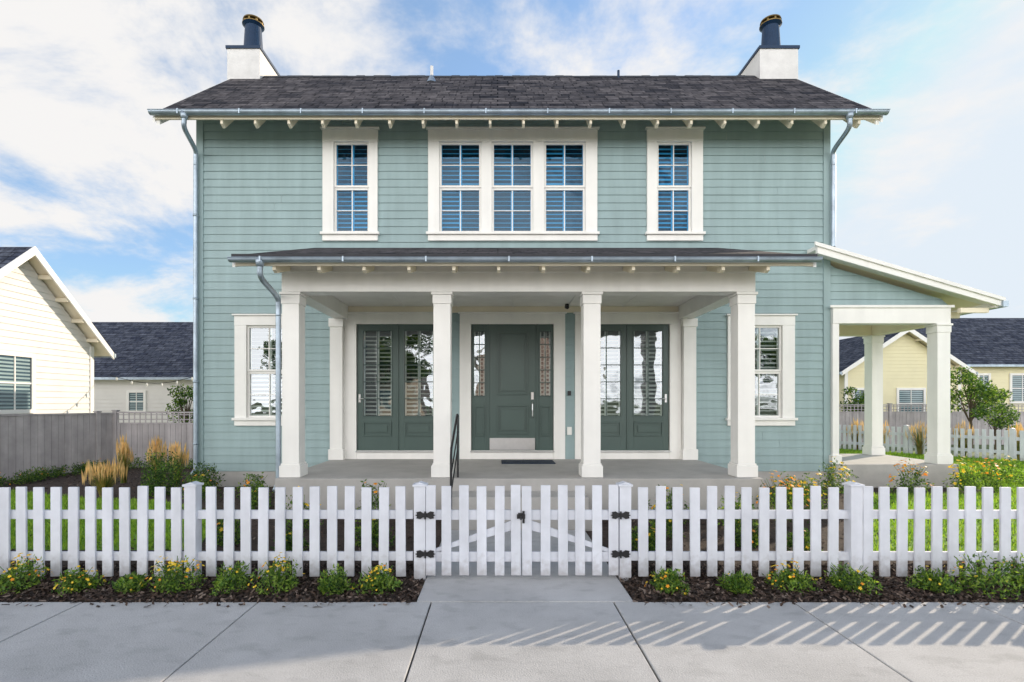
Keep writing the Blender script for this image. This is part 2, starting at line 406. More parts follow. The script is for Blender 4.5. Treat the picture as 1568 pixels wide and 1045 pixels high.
w = MB()
siding_rows(w, XL + .13, XR - .13, .28, 7.42, YH, M_SIDE, .1535, openings)
for x0, x1 in ((XL, XL + .13), (XR - .13, XR)): w.box(x0, x1, YH - .035, YH + .1, .28, 7.4, M_SIDE)
w.box(XL + .13, XR - .13, YH - .045, YH, 7.14, 7.4, M_SIDE)
YR = 14.65
RZ, RY, EY, EZ = 9.36, 12.4, 9.45, 6.86
sl = (RZ - EZ) / (RY - EY)
for x0, x1 in ((XL, XL + .08), (XR - .08, XR)):
    w.prism([(YH + .1, .28), (YR, .28), (YR, 7.35), (RY, RZ - .12), (YH + .1, 7.35)], x0, x1, 'x', M_SIDE)
w.box(XL, XR, YR, YR + .1, .28, 7.35, M_SIDE)
w.box(XL + .02, 5.0, YR + .1, 17.4, 0, 4.6, M_SIDE)  # unseen rear block, added to throw shade over the left privacy fence
siding_rows(w, XR + .002, 8.8, 3.47, 4.30, YH, M_SIDE, .1535, clip=lambda z: 6.0 + (4.40 - z) / .295)
hb(w, "siding_walls")
f = MB()
f.box(XL + .02, XR - .02, YH - .005, YR, -.02, .28, M_PORCH)
hb(f, "foundation")

rf = MB()
RX0, RX1 = -6.22, 6.95
def roof_quad(mb, x0, x1, ya, za, yb, zb, m):
    L_ = math.hypot(yb - ya, zb - za)
    mb.face([(x0, ya, za), (x1, ya, za), (x1, yb, zb), (x0, yb, zb)], m, [(x0, 0), (x1, 0), (x1, L_), (x0, L_)])
roof_quad(rf, RX0, RX1, EY, EZ, RY, RZ, M_ROOF)
rf.face([(RX1, 15.35, EZ), (RX0, 15.35, EZ), (RX0, RY, RZ), (RX1, RY, RZ)], M_ROOF, [(0, 0), (13, 0), (13, 3.9), (0, 3.9)])
PX0, PX1 = -3.56, 4.28
roof_quad(rf, PX0, PX1, 7.05, 3.60, YH - .025, 4.62, M_ROOF)
rf.face([(9.45, 9.8, 3.577), (9.45, 12.3, 3.577), (6.47, 12.3, 4.456), (6.47, 9.8, 4.456)], M_ROOF, [(0, 0), (2.5, 0), (2.5, 3.2), (0, 3.2)])
hb(rf, "roof_shingles")
rs = MB()
t = .05
rs.prism([(EY, EZ - .004), (EY, EZ - t), (RY, RZ - t - .01), (15.35, EZ - t), (15.35, EZ - .004), (RY, RZ - .006)], RX0 + .002, RX1 - .002, 'x', M_CREAM)
x = RX0
while x < RX1 - .1:
    rs.prism([(RY - .13, RZ - .10), (RY, RZ + .022 + random.uniform(-.006, .008)), (RY + .13, RZ - .10), (RY, RZ + .002)], x, min(x + .2, RX1), 'x', M_EDGE); x += .205
for x0, x1 in ((RX0 - .02, RX0 + .02), (RX1 - .02, RX1 + .02)):
    rs.prism([(EY, EZ - .003), (EY, EZ - .17), (RY, RZ - .2), (15.35, EZ - .17), (15.35, EZ - .003), (RY, RZ - .003)], x0, x1, 'x', M_WHITE)
rs.box(RX0 - .03, RX1 + .03, EY - .04, EY + .0, EZ - .02, EZ + .012, M_EDGE)
spx = 51.3 / 84.2
x = mx(340, 9.5)
z0_ = EZ - t - .003
while x < RX1 - .1:
    rs.prism([(EY + .03, z0_ + .02), (EY + .03, z0_ - .13), (EY + .12, z0_ - .17), (YH + .02, z0_ + sl * (YH - EY) - .17), (YH + .02, z0_ + sl * (YH - EY))], x - .022, x + .022, 'x', M_CREAM)
    x += spx
for xx in (RX0 + .06, RX1 - .06):
    rs.prism([(EY + .03, z0_ + .02), (EY + .03, z0_ - .15), (YH + .02, z0_ + sl * (YH - EY) - .17), (YH + .02, z0_ + sl * (YH - EY))], xx - .03, xx + .03, 'x', M_WHITE)
rs.box(RX0 + .02, RX1 - .02, EY + .0, EY + .03, EZ - .12, EZ - .01, M_CREAM)
rs.prism([(7.05, 3.596), (7.05, 3.55), (YH - .03, 4.57), (YH - .03, 4.612)], PX0 + .002, PX1 - .002, 'x', M_CREAM)
rs.box(PX0 - .02, PX1 + .02, 7.02, 7.05, 3.575, 3.61, M_EDGE)
rs.box(PX0 + .02, PX1 - .02, 7.05, 7.08, 3.46, 3.58, M_CREAM)
for x0, x1 in ((PX0 - .02, PX0 + .02), (PX1 - .02, PX1 + .02)):
    rs.prism([(7.05, 3.598), (7.05, 3.44), (YH - .03, 4.41), (YH - .03, 4.615)], x0, x1, 'x', M_WHITE)
x = mx(420, 7.1)
while x < PX1 - .1:
    rs.prism([(7.09, 3.54), (7.09, 3.41), (7.16, 3.385), (7.6, 3.53), (7.6, 3.70)], x - .022, x + .022, 'x', M_CREAM); x += 68.8 / 112.8
rs.prism([(6.0, 4.59), (9.45, 3.57), (9.45, 3.43), (6.0, 4.42)], 9.80, 9.86, 'y', M_WHITE)
rs.prism([(5.94, 4.63), (9.50, 3.58), (9.50, 3.515), (5.94, 4.56)], 9.765, 9.80, 'y', M_WHITE)
rs.prism([(6.0, 4.57), (9.42, 3.56), (9.42, 3.50), (6.0, 4.50)], 9.86, 10.13, 'y', M_WHITE)
rs.prism([(6.47, 4.44), (9.42, 3.56), (9.42, 3.50), (6.47, 4.36)], 10.13, 12.3, 'y', M_CREAM)
rs.box(9.39, 9.45, 9.86, 12.3, 3.41, 3.53, M_WHITE)
rs.box(8.82, 9.36, 9.95, 10.02, 3.33, 3.42, M_CREAM)
for yy in (10.6, 11.2, 11.8): rs.box(8.8, 9.38, yy, yy + .05, 3.33, 3.45, M_CREAM)
hb(rs, "eaves_and_rafters")

g = MB()
def gutter_x(x0, x1, y, z, r=.06):
    n = 10
    pr = [(y + r * math.cos(a), z + r * math.sin(a)) for a in [math.pi + math.pi * i / n for i in range(n + 1)]]
    pr = pr + [(y + r - .006, z), (y + (r - .006) * .7, z - .02), (y - (r - .006) * .7, z - .02), (y - r + .006, z)]
    g.prism(pr, x0, x1, 'x', M_GALV)
    g.tube([(x0 - .004, y - r, z), (x1 + .004, y - r, z)], .009, M_GALV, 8)
gutter_x(RX0 - .02, RX1 + .04, 9.375, 6.84, .065)
gutter_x(PX0 - .02, PX1 + .03, 6.975, 3.535, .052)
for i in range(12):
    xx = RX0 + .5 + i * 1.1; g.box(xx, xx + .025, 9.30, 9.44, 6.838, 6.856, M_GALV); g.box(xx, xx + .02, 9.302, 9.31, 6.77, 6.845, M_GALV)
    if i < 7:
        xx = PX0 + .4 + i * 1.1; g.box(xx, xx + .02, 6.915, 7.04, 3.533, 3.55, M_GALV); g.box(xx, xx + .02, 6.91, 6.92, 3.48, 3.55, M_GALV)
g.box(9.45, 9.55, 9.76, 12.3, 3.41, 3.52, M_GALV)
hb(g, "gutters")
g = MB()
xl = mx(304, YH)
r = .042
def arc_pts(pts):
    P = [Vector(p) for p in pts]; out = []
    for i in range(len(P) - 1):
        p0, p1, p2, p3 = P[max(i - 1, 0)], P[i], P[i + 1], P[min(i + 2, len(P) - 1)]
        for k in range(5):
            t_ = k / 5; out.append(.5 * ((2 * p1) + (p2 - p0) * t_ + (2 * p0 - 5 * p1 + 4 * p2 - p3) * t_ ** 2 + (3 * p1 - p0 - 3 * p2 + p3) * t_ ** 3))
    return out + [P[-1]]
def gooseneck(top, wall, zbot, kick, r):
    tx, ty, tz = top; wx_, wy, wz = wall
    pts = [(tx, ty, tz), (tx, ty, tz - .12), (tx + (wx_ - tx) * .18, ty + (wy - ty) * .12, tz - .24), (tx + (wx_ - tx) * .82, ty + (wy - ty) * .88, wz + .16), (wx_, wy, wz + .03), (wx_, wy, wz - .12)]
    g.tube(arc_pts(pts), r, M_GALV, 14)
    g.tube([(wx_, wy, wz - .12), (wx_, wy, zbot)], r, M_GALV, 14, caps=False)
    if kick: g.tube(arc_pts([(wx_, wy, zbot), (wx_, wy - .01, zbot - .06), (wx_, wy - .12, zbot - .14)]), r, M_GALV, 14)
    g.tube([(tx, ty, tz + .02), (tx, ty, tz - .10)], [r * 1.8, r * 1.15], M_GALV, 14)
gooseneck((mx(283, 9.4), 9.38, 6.80), (xl, 10.07, 6.30), .38, True, r)
xr = mx(1271, YH)
gooseneck((mx(1300, 9.4), 9.38, 6.80), (xr, 10.07, 6.30), 4.62, False, r)
xd = mx(427, 7.70)
gooseneck((mx(398, 6.98), 6.98, 3.52), (xd, 7.68, 3.00), .48, True, .038)
for z in (5.2, 3.6, 2.0, .8):
    g.tube([(xl, 10.07, z), (xl, 10.07, z + .04)], .050, M_GALV, 12)
hb(g, "downspouts", smooth=True)

def chimney(x0, x1, pu):
    c = MB(); y0, y1 = 12.15, 13.45; zt = mz(75, y0)
    c.box(x0, x1, y0, y1, 6.0, zt, M_STUCCO)
    c.box(x0 - .025, x1 + .025, y0 - .03, y1 + .03, zt, zt + .065, M_NAVY)
    px = mx(pu, 12.6); py = 12.6
    c.tube([(px, py, zt + .065), (px, py, zt + .16), (px, py, zt + .22), (px, py, zt + .82)], [.27, .26, .22, .185], M_NAVY, 24)
    c.tube([(px, py, zt + .80), (px, py, zt + .85)], [.19, .245], M_NAVY, 24)
    c.tube([(px, py, zt + .85), (px, py, zt + .87)], [.248, .248], M_BRASS, 24)
    for i in range(8):
        a = i * math.pi / 4
        c.box(px + .2 * math.cos(a) - .02, px + .2 * math.cos(a) + .02, py + .2 * math.sin(a) - .02, py + .2 * math.sin(a) + .02, zt + .87, zt + .94, M_BRASS)
    c.tube([(px, py, zt + .94), (px, py, zt + .975), (px, py, zt + .99)], [.235, .225, .12], M_BRASS, 24)
    return c
hb(chimney(-6.29, -5.53, 388), "chimney_left")
hb(chimney(6.10, 6.99, 1180), "chimney_right")
v = MB()
yy = 12.0; zz = EZ + sl * (yy - EY)
v.tube([(mx(661, yy), yy, zz - .05), (mx(661, yy), yy, zz + .32)], .035, M_STUCCO, 12)
v.tube([(mx(661, yy), yy, zz - .08), (mx(661, yy), yy, zz + .10)], [.13, .04], M_GALV, 12)
yy = 12.3; zz = EZ + sl * (yy - EY)
v.tube([(mx(947, yy), yy, zz - .05), (mx(947, yy), yy, zz + .16)], .03, M_NAVY, 12)
hb(v, "roof_vents")

p = MB()
p.box(-3.2, 3.82, 7.5, YH - .03, -.02, PF, M_PORCH)
p.box(-.66, 1.22, 6.62, 7.5, -.02, .17, M_PORCH)
p.box(-.66, 1.22, 6.98, 7.5, .17, .345, M_PORCH)
p.box(XR + .001, 8.85, 10.02, 12.15, -.02, .43, M_PORCH)
hb(p, "porch_floor_and_steps", bevel=.008)
c = MB()
def column(x, y, w, z0, z1):
    h = w / 2
    c.box(x - h, x + h, y - h, y + h, z0 + .2, z1 - .17, M_WHITE)
    c.box(x - h - .03, x + h + .03, y - h - .03, y + h + .03, z0 + .001, z0 + .17, M_WHITE)
    c.box(x - h - .015, x + h + .015, y - h - .015, y + h + .015, z0 + .17, z0 + .2, M_WHITE)
    c.box(x - h - .012, x + h + .012, y - h - .012, y + h + .012, z1 - .17, z1 - .04, M_WHITE)
    c.box(x - h - .03, x + h + .03, y - h - .03, y + h + .03, z1 - .04, z1 - .001, M_WHITE)
CX = [mx(444, 7.63), mx(676.5, 7.63), mx(907, 7.63), mx(1144, 7.63)]
for x in CX: column(x, 7.77, .25, PF, 3.23)
bx0, bx1 = mx(431, 7.62), mx(1157, 7.62)
c.box(bx0, bx1, 7.62, 7.90, 3.23, 3.72, M_WHITE)
c.box(bx0 - .01, bx1 + .01, 7.605, 7.62, 3.50, 3.54, M_WHITE)
for x0, x1 in ((bx0, bx0 + .26), (bx1 - .26, bx1)):
    c.box(x0, x1, 7.90, YH - .02, 3.23, 3.60, M_WHITE)
    c.prism([(7.9, 3.6), (YH - .03, 3.6), (YH - .03, 4.5), (7.9, 3.82)], x0 + .03, x1 - .03, 'x', M_SIDE)
c.box(bx0 + .27, bx1 - .27, 7.90, YH - .02, 3.48, 3.50, M_WHITE)
for i in range(1, 6):
    xx = bx0 + .27 + (bx1 - bx0 - .54) * i / 6; c.box(xx - .02, xx + .02, 7.92, YH - .06, 3.465, 3.479, M_WHITE)
c.box(XR + .003, 8.73, 10.06, 10.30, 3.14, 3.47, M_WHITE)
c.box(XR - .06, 8.78, 10.03, 10.059, 3.44, 3.49, M_WHITE)
column(8.60, 10.19, .25, .43, 3.14)
column(8.60, 11.95, .25, .43, 3.14)
c.box(8.48, 8.72, 10.30, 12.08, 3.142, 3.45, M_CREAM)
c.box(XR + .003, 8.48, 11.84, 12.06, 3.142, 3.45, M_CREAM)
c.box(XR + .003, 8.48, 10.30, 11.84, 3.40, 3.42, M_CREAM)
c.box(XR + .003, XR + .13, 10.07, 10.22, .43, 3.14, M_WHITE)
c.box(XR - .03, XR + .16, 10.03, 10.24, .431, .60, M_WHITE)
hb(c, "porch_columns_and_beams", bevel=.006)

h = MB()
xa, xb = -.58, -.60
h.tube([(xa, 7.62, PF), (xa, 7.62, 1.42), (xa, 7.50, 1.44), (xb, 6.78, 1.02), (xb, 6.72, .92), (xb, 6.72, .0)], .016, M_BLACK, 10)
h.tube([(xa, 7.60, 1.18), (xb, 6.74, .68)], .010, M_BLACK, 8)
h.tube([(xa, 7.60, .95), (xb, 6.74, .45)], .010, M_BLACK, 8)
h.build("handrail")
d = MB()
d.box(.07, 1.03, 9.28, 9.82, PF + .002, PF + .018, M_MAT)
for i in range(24):
    xx = .08 + i * .039; d.box(xx, xx + .018, 9.30, 9.80, PF + .018, PF + .022, M_MAT)
d.build("doormat", bevel=.002)

# =================================================================== picket fence & gate
FY = 4.79
def picket(mb, x, w, y, z0, z1):
    t = random.uniform(-.006, .006); dz = random.uniform(-.008, .008); a = w / 2; dy = random.uniform(-.003, .003)
    mb.prism([(x - a, z0), (x + a, z0), (x + a + t, z1 + dz), (x - a + t, z1 + dz)], y - .011 + dy, y + .011 + dy, 'y', M_FENCE)
def post(mb, x, y, h=.86, w=.105):
    a = w / 2
    mb.box(x - a, x + a, y - a + .03, y + a + .03, -.02, h - .02, M_FENCE)
    mb.box(x - a - .012, x + a + .012, y - a + .018, y + a + .042, h - .02, h, M_FENCE)
    mb.prism([(x - a, h), (x + a, h), (x, h + .018)], y - a + .03, y + a + .03, 'y', M_FENCE)
ZR1, ZR0 = mz(789, FY), mz(853, FY)
def run(name, x_from, x_to, posts, first):
    mb = MB(); sgn = 1 if x_to > x_from else -1
    for px in posts: post(mb, px, FY)
    x = first
    while (x - x_to) * sgn < 0:
        if all(abs(x - px) > .085 for px in posts): picket(mb, x, .090, FY, .015, .835)
        x += sgn * .1580
    for zc in (ZR1, ZR0): mb.box(min(x_from, x_to), max(x_from, x_to), FY + .015, FY + .050, zc - .04, zc + .04, M_FENCE)
    return mb.build(name, bevel=.003)
run("picket_fence", -.78, -9.6, [-.712, -2.81, -4.91, -7.01, -9.11], mx(614, FY))
run("picket_fence", 1.23, 9.9, [1.168, 3.28, 5.39, 7.5, 9.6], mx(985, FY))
gt = empty("garden_gate", (0.2, FY, 0)); GI = Matrix.Translation((-.2, -FY, 0))
def gchild(mb, n, **k):
    o = mb.build(n, None, **k); o.parent = gt; o.matrix_parent_inverse = GI
for nm, us, hx in (("left_leaf", (660, 684, 711, 738, 765, 790), 1), ("right_leaf", (807, 835, 862, 888, 914, 939), -1)):
    mb = MB()
    for u in us: picket(mb, mx(u, FY), .088, FY - .014, .03, .85)
    x0, x1 = mx(us[0], FY) - .035, mx(us[-1], FY) + .035
    for zc in (ZR1, ZR0): mb.box(x0, x1, FY + .001, FY + .03, zc - .045, zc + .045, M_FENCE)
    a, b = (x0, x1) if hx == 1 else (x1, x0)
    mb.prism([(a, ZR0 + .046), (a + hx * .1, ZR0 + .046), (b, ZR1 - .12), (b, ZR1 - .046), (b - hx * .06, ZR1 - .046)], FY + .003, FY + .028, 'y', M_FENCE)
    gchild(mb, nm, bevel=.003)
mb = MB()
for u, s_ in ((652, 1), (949, -1)):
    x = mx(u, FY)
    for zc in (mz(788, FY), mz(847, FY)):
        y = FY - .036
        for q in (-1, 1):
            mb.prism([(x, zc - .018), (x + q * .02, zc - .018), (x + q * .045, zc - .035), (x + q * .08, zc - .028), (x + q * .075, zc - .008), (x + q * .092, zc), (x + q * .075, zc + .008), (x + q * .08, zc + .028), (x + q * .045, zc + .035), (x + q * .02, zc + .018), (x, zc + .018)][::q], y - .004, y + .004, 'y', M_BLACK)
        mb.tube([(x, y - .006, zc - .035), (x, y - .006, zc + .035)], .009, M_BLACK, 8)
x = mx(798, FY); z = mz(790, FY)
mb.box(x - .04, x + .035, FY - .040, FY - .028, z - .02, z + .02, M_BLACK)
mb.tube([(x - .005, FY - .03, z), (x - .005, FY - .07, z), (x - .005, FY - .08, z - .02)], .008, M_BLACK, 8)
mb.tube([(x - .03, FY - .05, z + .03), (x + .03, FY - .05, z + .03)], .007, M_BLACK, 8)
mb.box(x + .01, x + .03, FY - .042, FY - .028, z - .06, z + .05, M_BLACK)
gchild(mb, "hinges_and_latch")

# =================================================================== ground surfaces
gm = MB(); gm.face([(-400, -400, -.03), (400, -400, -.03), (400, 600, -.03), (-400, 600, -.03)], M_GROUND); gm.build("ground", fix=False)
sw = MB()
js = [-11.9, -10.5, -9.05, -7.62, -6.19, -4.77, -3.34, -1.93, -.535, .935, 2.38, 3.81, 5.25, 6.68, 8.11, 9.5, 10.9]
sw.box(-11.9, 10.9, 1.32, 4.20, -.029, -.016, M_CONC_D)
for a, b in zip(js[:-1], js[1:]): sw.box(a + .006, b - .006, 1.3, 4.21, -.028, 0 + random.uniform(-.002, .001), M_CONC)
sw.build("sidewalk", bevel=.006)
gp = MB()
ys = [4.222, 5.45, 6.61]
for a, b in zip(ys[:-1], ys[1:]): gp.box(-.655, 1.10, a, b - .01, -.028, .0, M_CONC)
gp.build("garden_path", bevel=.006)
rd = MB(); rd.face([(-60, -8, -.02), (60, -8, -.02), (60, .7, -.02), (-60, .7, -.02)], M_ROAD); rd.build("road", fix=False)
kb = MB(); kb.box(-60, 60, .7, .85, -.03, .10, M_CONC); kb.box(-60, 60, -8.15, -8, -.03, .10, M_CONC); kb.build("kerb", bevel=.02)
def in_poly(P, poly):
    x, y = P[:, 0], P[:, 1]; ins = np.zeros(len(P), bool); n = len(poly)
    for i in range(n):
        x1, y1 = poly[i]; x2, y2 = poly[(i + 1) % n]
        c_ = ((y1 > y) != (y2 > y)) & (x < (x2 - x1) * (y - y1) / (y2 - y1 + 1e-12) + x1); ins ^= c_
    return ins
def scatter(poly, n):
    xs = [q[0] for q in poly]; ys_ = [q[1] for q in poly]
    P = np.stack([rng.uniform(min(xs), max(xs), n), rng.uniform(min(ys_), max(ys_), n)], 1)
    return P[in_poly(P, poly)]
lawnR = [(3.75, 5.55), (12.5, 5.3), (16.5, 12.6), (12.0, 18.3), (9.2, 18.3), (9.1, 9.35), (6.4, 9.15)]
lawnL = [(-13, 5.75), (-3.3, 5.75), (-4.0, 7.5), (-5.4, 8.5), (-7.2, 8.9), (-9.7, 9.9), (-13, 10.1)]
beds = [[(-12, 4.225), (-.665, 4.225), (-.665, 7.5), (-3.2, 7.5), (-3.2, 10.1), (-5.9, 10.1), (-5.9, 13.2), (-13, 13.2), (-13, 4.6)],
        [(1.11, 4.225), (12, 4.225), (13, 5.3), (13, 8), (9.6, 12), (6.4, 10.1), (3.83, 10.1), (3.83, 7.5), (1.11, 7.5)]]
mu = MB()
for b in beds: mu.face([(q[0], q[1], -.02) for q in b], M_MULCH)
def chips(mb, P, z=-.012):
    n = len(P)
    a = rng.uniform(0, 2 * math.pi, n); L_ = rng.uniform(.008, .026, n); W = rng.uniform(.004, .010, n); tz = rng.uniform(-.012, .012, n); zz = z + rng.uniform(0, .022, n)
    ks = [mb.mi(m) for m in CH]
    for i in range(n):
        ca, sa = math.cos(a[i]), math.sin(a[i]); x, y = P[i]; k = len(mb.V)
        for (l, w_, s_) in ((-1, -1, -1), (1, -1, 1), (1, 1, 1), (-1, 1, -1)):
            mb.V.append((x + ca * l * L_[i] - sa * w_ * W[i], y + sa * l * L_[i] + ca * w_ * W[i], zz[i] + s_ * tz[i] + w_ * .004))
        mb.F.append((k, k + 1, k + 2, k + 3)); mb.M.append(ks[int(rng.choice(3, p=[.5, .36, .14]))])
chips(mu, scatter([(-6, 4.2), (-.665, 4.2), (-.665, 5.2), (-6, 5.2)], 13000))
chips(mu, scatter([(1.11, 4.2), (6, 4.2), (6, 5.2), (1.11, 5.2)], 13000))
chips(mu, scatter(beds[0], 8000)); chips(mu, scatter(beds[1], 8000))
chips(mu, scatter([(-6, 4.08), (-.7, 4.08), (-.7, 4.24), (-6, 4.24)], 130), z=.004)
chips(mu, scatter([(1.12, 4.08), (6, 4.08), (6, 4.24), (1.12, 4.24)], 130), z=.004)
mu.build("mulch_bed", fix=False)
def lawn(poly, n, name):
    mb = MB(); mb.face([(q[0], q[1], -.012) for q in poly], M_LAWN)
    P = scatter(poly, n); n = len(P)
    a = rng.uniform(0, 2 * math.pi, n); hh = rng.uniform(.03, .07, n); l = rng.normal(0, .02, (n, 2)); wd = .0045 * (1 + P[:, 1] / 10)
    ks = [mb.mi(m) for m in LB]; ch = rng.choice(3, n, p=[.3, .4, .3])
    for i in range(n):
        x, y = P[i]; dx, dy = math.cos(a[i]) * wd[i], math.sin(a[i]) * wd[i]; k = len(mb.V)
        mb.V += [(x - dx, y - dy, -.012), (x + dx, y + dy, -.012), (x + l[i, 0], y + l[i, 1], hh[i])]
        mb.F.append((k, k + 1, k + 2)); mb.M.append(ks[ch[i]])
    return mb.build(name, fix=False)
lawn(lawnR, 110000, "lawn"); lawn(lawnL, 50000, "lawn")

# =================================================================== plants
def mound_pts(cx, cy, r, h, n, z0=0.0):
    lob = rng.normal(size=(9, 3)); lob[:, 2] = abs(lob[:, 2]); lob /= np.linalg.norm(lob, axis=1)[:, None]
    d = rng.normal(size=(n, 3)); d[:, 2] = abs(d[:, 2]); d /= np.linalg.norm(d, axis=1)[:, None]
    bumpy = 0.62 + .48 * np.max(np.clip(d @ lob.T, 0, 1) ** 8, axis=1)
    rr = rng.uniform(.15, 1.08, n) ** .45 * bumpy
    P = d * rr[:, None] * np.array([r, r, h]); P += np.array([cx, cy, z0])
    return P, rr, d
def flower_plant(name, x, y, r, h, nf=30, petals=(M_YF,), n=700, leaf=.045, z0=0.0, probs=(.3, .45, .25), fs=1.0):
    mb = MB(); P, rr, d = mound_pts(x, y, r, h, n, z0)
    mb.diamonds(P, rng.uniform(.6, 1.2, n) * leaf, LG, .38, .5, probs)
    for i in range(10):
        a = random.uniform(0, 6.28); q = random.uniform(.3, .8)
        mb.tube([(x, y, z0 - .01), (x + math.cos(a) * r * q * .6, y + math.sin(a) * r * q * .6, z0 + h * .6), (x + math.cos(a) * r * q, y + math.sin(a) * r * q, z0 + h * .9)], .003, LG[1], 4)
    if nf:
        Pf, rf_, df = mound_pts(x, y, r * 1.02, h * 1.08, nf * 6, z0)
        sel = np.argsort(-(rf_ + .4 * df[:, 2] + .3 * rng.random(nf * 6)))[:nf]
        ks = [mb.mi(m) for m in petals]
        for j in sel:
            c_ = Vector(Pf[j]); nrm = (Vector(df[j]) + Vector((0, -.3, .6)) + Vector(rng.normal(size=3) * .3)).normalized()
            a_ = nrm.orthogonal().normalized(); b_ = nrm.cross(a_); R_ = random.uniform(.008, .018) * fs; k = len(mb.V)
            for t_ in range(10):
                an = t_ * 2 * math.pi / 10; q = R_ * (1 if t_ % 2 else .62); mb.V.append(tuple(c_ + (a_ * math.cos(an) + b_ * math.sin(an)) * q + nrm * .01))
            mb.F.append(tuple(range(k, k + 10))); mb.M.append(random.choice(ks))
    return mb.build(name, fix=False)
front = [(28, 4.5, .22, .25, 70), (118, 4.5, .18, .17, 34), (200, 4.5, .15, .13, 3), (268, 4.45, .22, .27, 75), (350, 4.5, .20, .20, 5), (428, 4.48, .22, .25, 60), (512, 4.5, .17, .18, 4), (582, 4.5, .19, .20, 36),
         (1025, 4.5, .17, .18, 26), (1130, 4.5, .16, .16, 5), (1213, 4.5, .20, .21, 46), (1308, 4.5, .22, .20, 10), (1425, 4.5, .19, .18, 6), (1500, 4.48, .28, .30, 10), (1580, 4.5, .22, .25, 8), (-60, 4.5, .2, .25, 30), (1650, 4.5, .2, .2, 20)]
for u, y, r, h_, nf in front:
    flower_plant("flowering_plant", mx(u, y) + random.uniform(-.03, .03), y + random.uniform(-.04, .06), r, h_, nf, (M_YF, M_YF, M_YF, M_OF), 850, .040, probs=(.2, .42, .38))
back = [(-4.95, 8.7, .30, .50, 14, M_OF), (-4.15, 8.9, .28, .42, 8, M_OF), (-3.65, 8.0, .25, .38, 8, M_YF), (-1.64, 6.9, .26, .60, 4, M_OF), (-2.5, 6.7, .3, .45, 12, M_YF), (-3.1, 6.0, .24, .34, 10, M_OF), (-1.4, 5.9, .26, .36, 6, M_YF), (-2.2, 5.6, .2, .25, 6, M_YF),
        (3.97, 7.3, .34, .58, 90, M_OF), (4.55, 7.6, .30, .54, 50, M_YF), (6.0, 9.3, .34, .58, 60, M_YF), (7.36, 9.3, .32, .54, 60, M_OF), (8.45, 9.45, .28, .54, 50, M_YF), (9.1, 9.7, .3, .56, 50, M_OF), (10.2, 10.4, .35, .5, 24, M_YF),
        (2.0, 6.3, .26, .36, 12, M_YF), (2.8, 5.9, .22, .3, 8, M_OF), (2.3, 7.0, .3, .5, 14, M_OF), (3.1, 6.8, .28, .44, 10, M_YF), (1.6, 5.7, .2, .26, 6, M_YF), (3.3, 5.7, .2, .24, 6, M_OF), (5.0, 8.8, .25, .36, 12, M_OF)]
for x, y, r, h_, nf, pm in back:
    flower_plant("garden_shrub", x, y, r, h_, nf, (pm, pm, M_YF), 750, .055, probs=(.35, .4, .25), fs=2.0)
flower_plant("dark_shrub", -5.95, 9.2, .46, .74, 0, (), 2200, .06, probs=(.55, .3, .15))
flower_plant("dark_shrub", -5.4, 9.6, .32, .50, 10, (M_OF,), 1200, .06, probs=(.6, .3, .1))
for i in range(10):
    flower_plant("low_hedge", -9.6 + random.uniform(-.2, .1), 9.4 + i * .36, .22, .26, 6, (M_OF,), 450, .05, probs=(.5, .35, .15))
for i in range(5): flower_plant("low_hedge", -9.0 + i * .5, 12.9, .24, .3, 0, (), 400, .05)
def orn_grass(x, y, h, r, n, plume, name="ornamental_grass"):
    mb = MB(); ks = [mb.mi(m) for m in TAN]
    for i in range(n):
        a = random.uniform(0, 6.28); q = random.random() ** .7; hh = h * random.uniform(.65, 1.05)
        bx, by = x + math.cos(a) * .05 * q, y + math.sin(a) * .05 * q; w_ = .005
        pts = []
        for t_ in (0, .4, .75, 1.0):
            o = r * q * t_ ** 2.0; pts.append((bx + math.cos(a) * o, by + math.sin(a) * o, hh * (t_ - .25 * q * t_ ** 3)))
        px_, py_ = -math.sin(a + .8), math.cos(a + .8)
        k = len(mb.V)
        for j, q_ in enumerate(pts):
            ww = w_ * (1 - j * .28); mb.V += [(q_[0] - px_ * ww, q_[1] - py_ * ww, q_[2]), (q_[0] + px_ * ww, q_[1] + py_ * ww, q_[2])]
        km = ks[random.choice((0, 2, 2))]
        for j in range(3): mb.F.append((k + 2 * j, k + 2 * j + 1, k + 2 * j + 3, k + 2 * j + 2)); mb.M.append(km)
        if plume and i % 3 == 0:
            tx, ty, tz = pts[-1]; k = len(mb.V); L_ = random.uniform(.14, .24)
            mb.V += [(tx, ty, tz - .06), (tx - .012, ty, tz + L_ * .4), (tx + math.cos(a) * .02, ty, tz + L_), (tx + .012, ty, tz + L_ * .4)]
            mb.F.append((k, k + 1, k + 2, k + 3)); mb.M.append(ks[1])
    return mb.build(name, fix=False)
orn_grass(-7.52, 10.5, .82, .12, 240, True); orn_grass(-6.85, 10.5, .82, .13, 240, True); orn_grass(-6.38, 10.4, .72, .16, 240, True)
orn_grass(-6.75, 8.95, .52, .28, 330, True)
for x, y in ((13.1, 16.2), (13.9, 15.6), (12.6, 17.2), (14.6, 14.6), (15.6, 13.8), (12.3, 17.9)): orn_grass(x, y, .95, .3, 260, True)

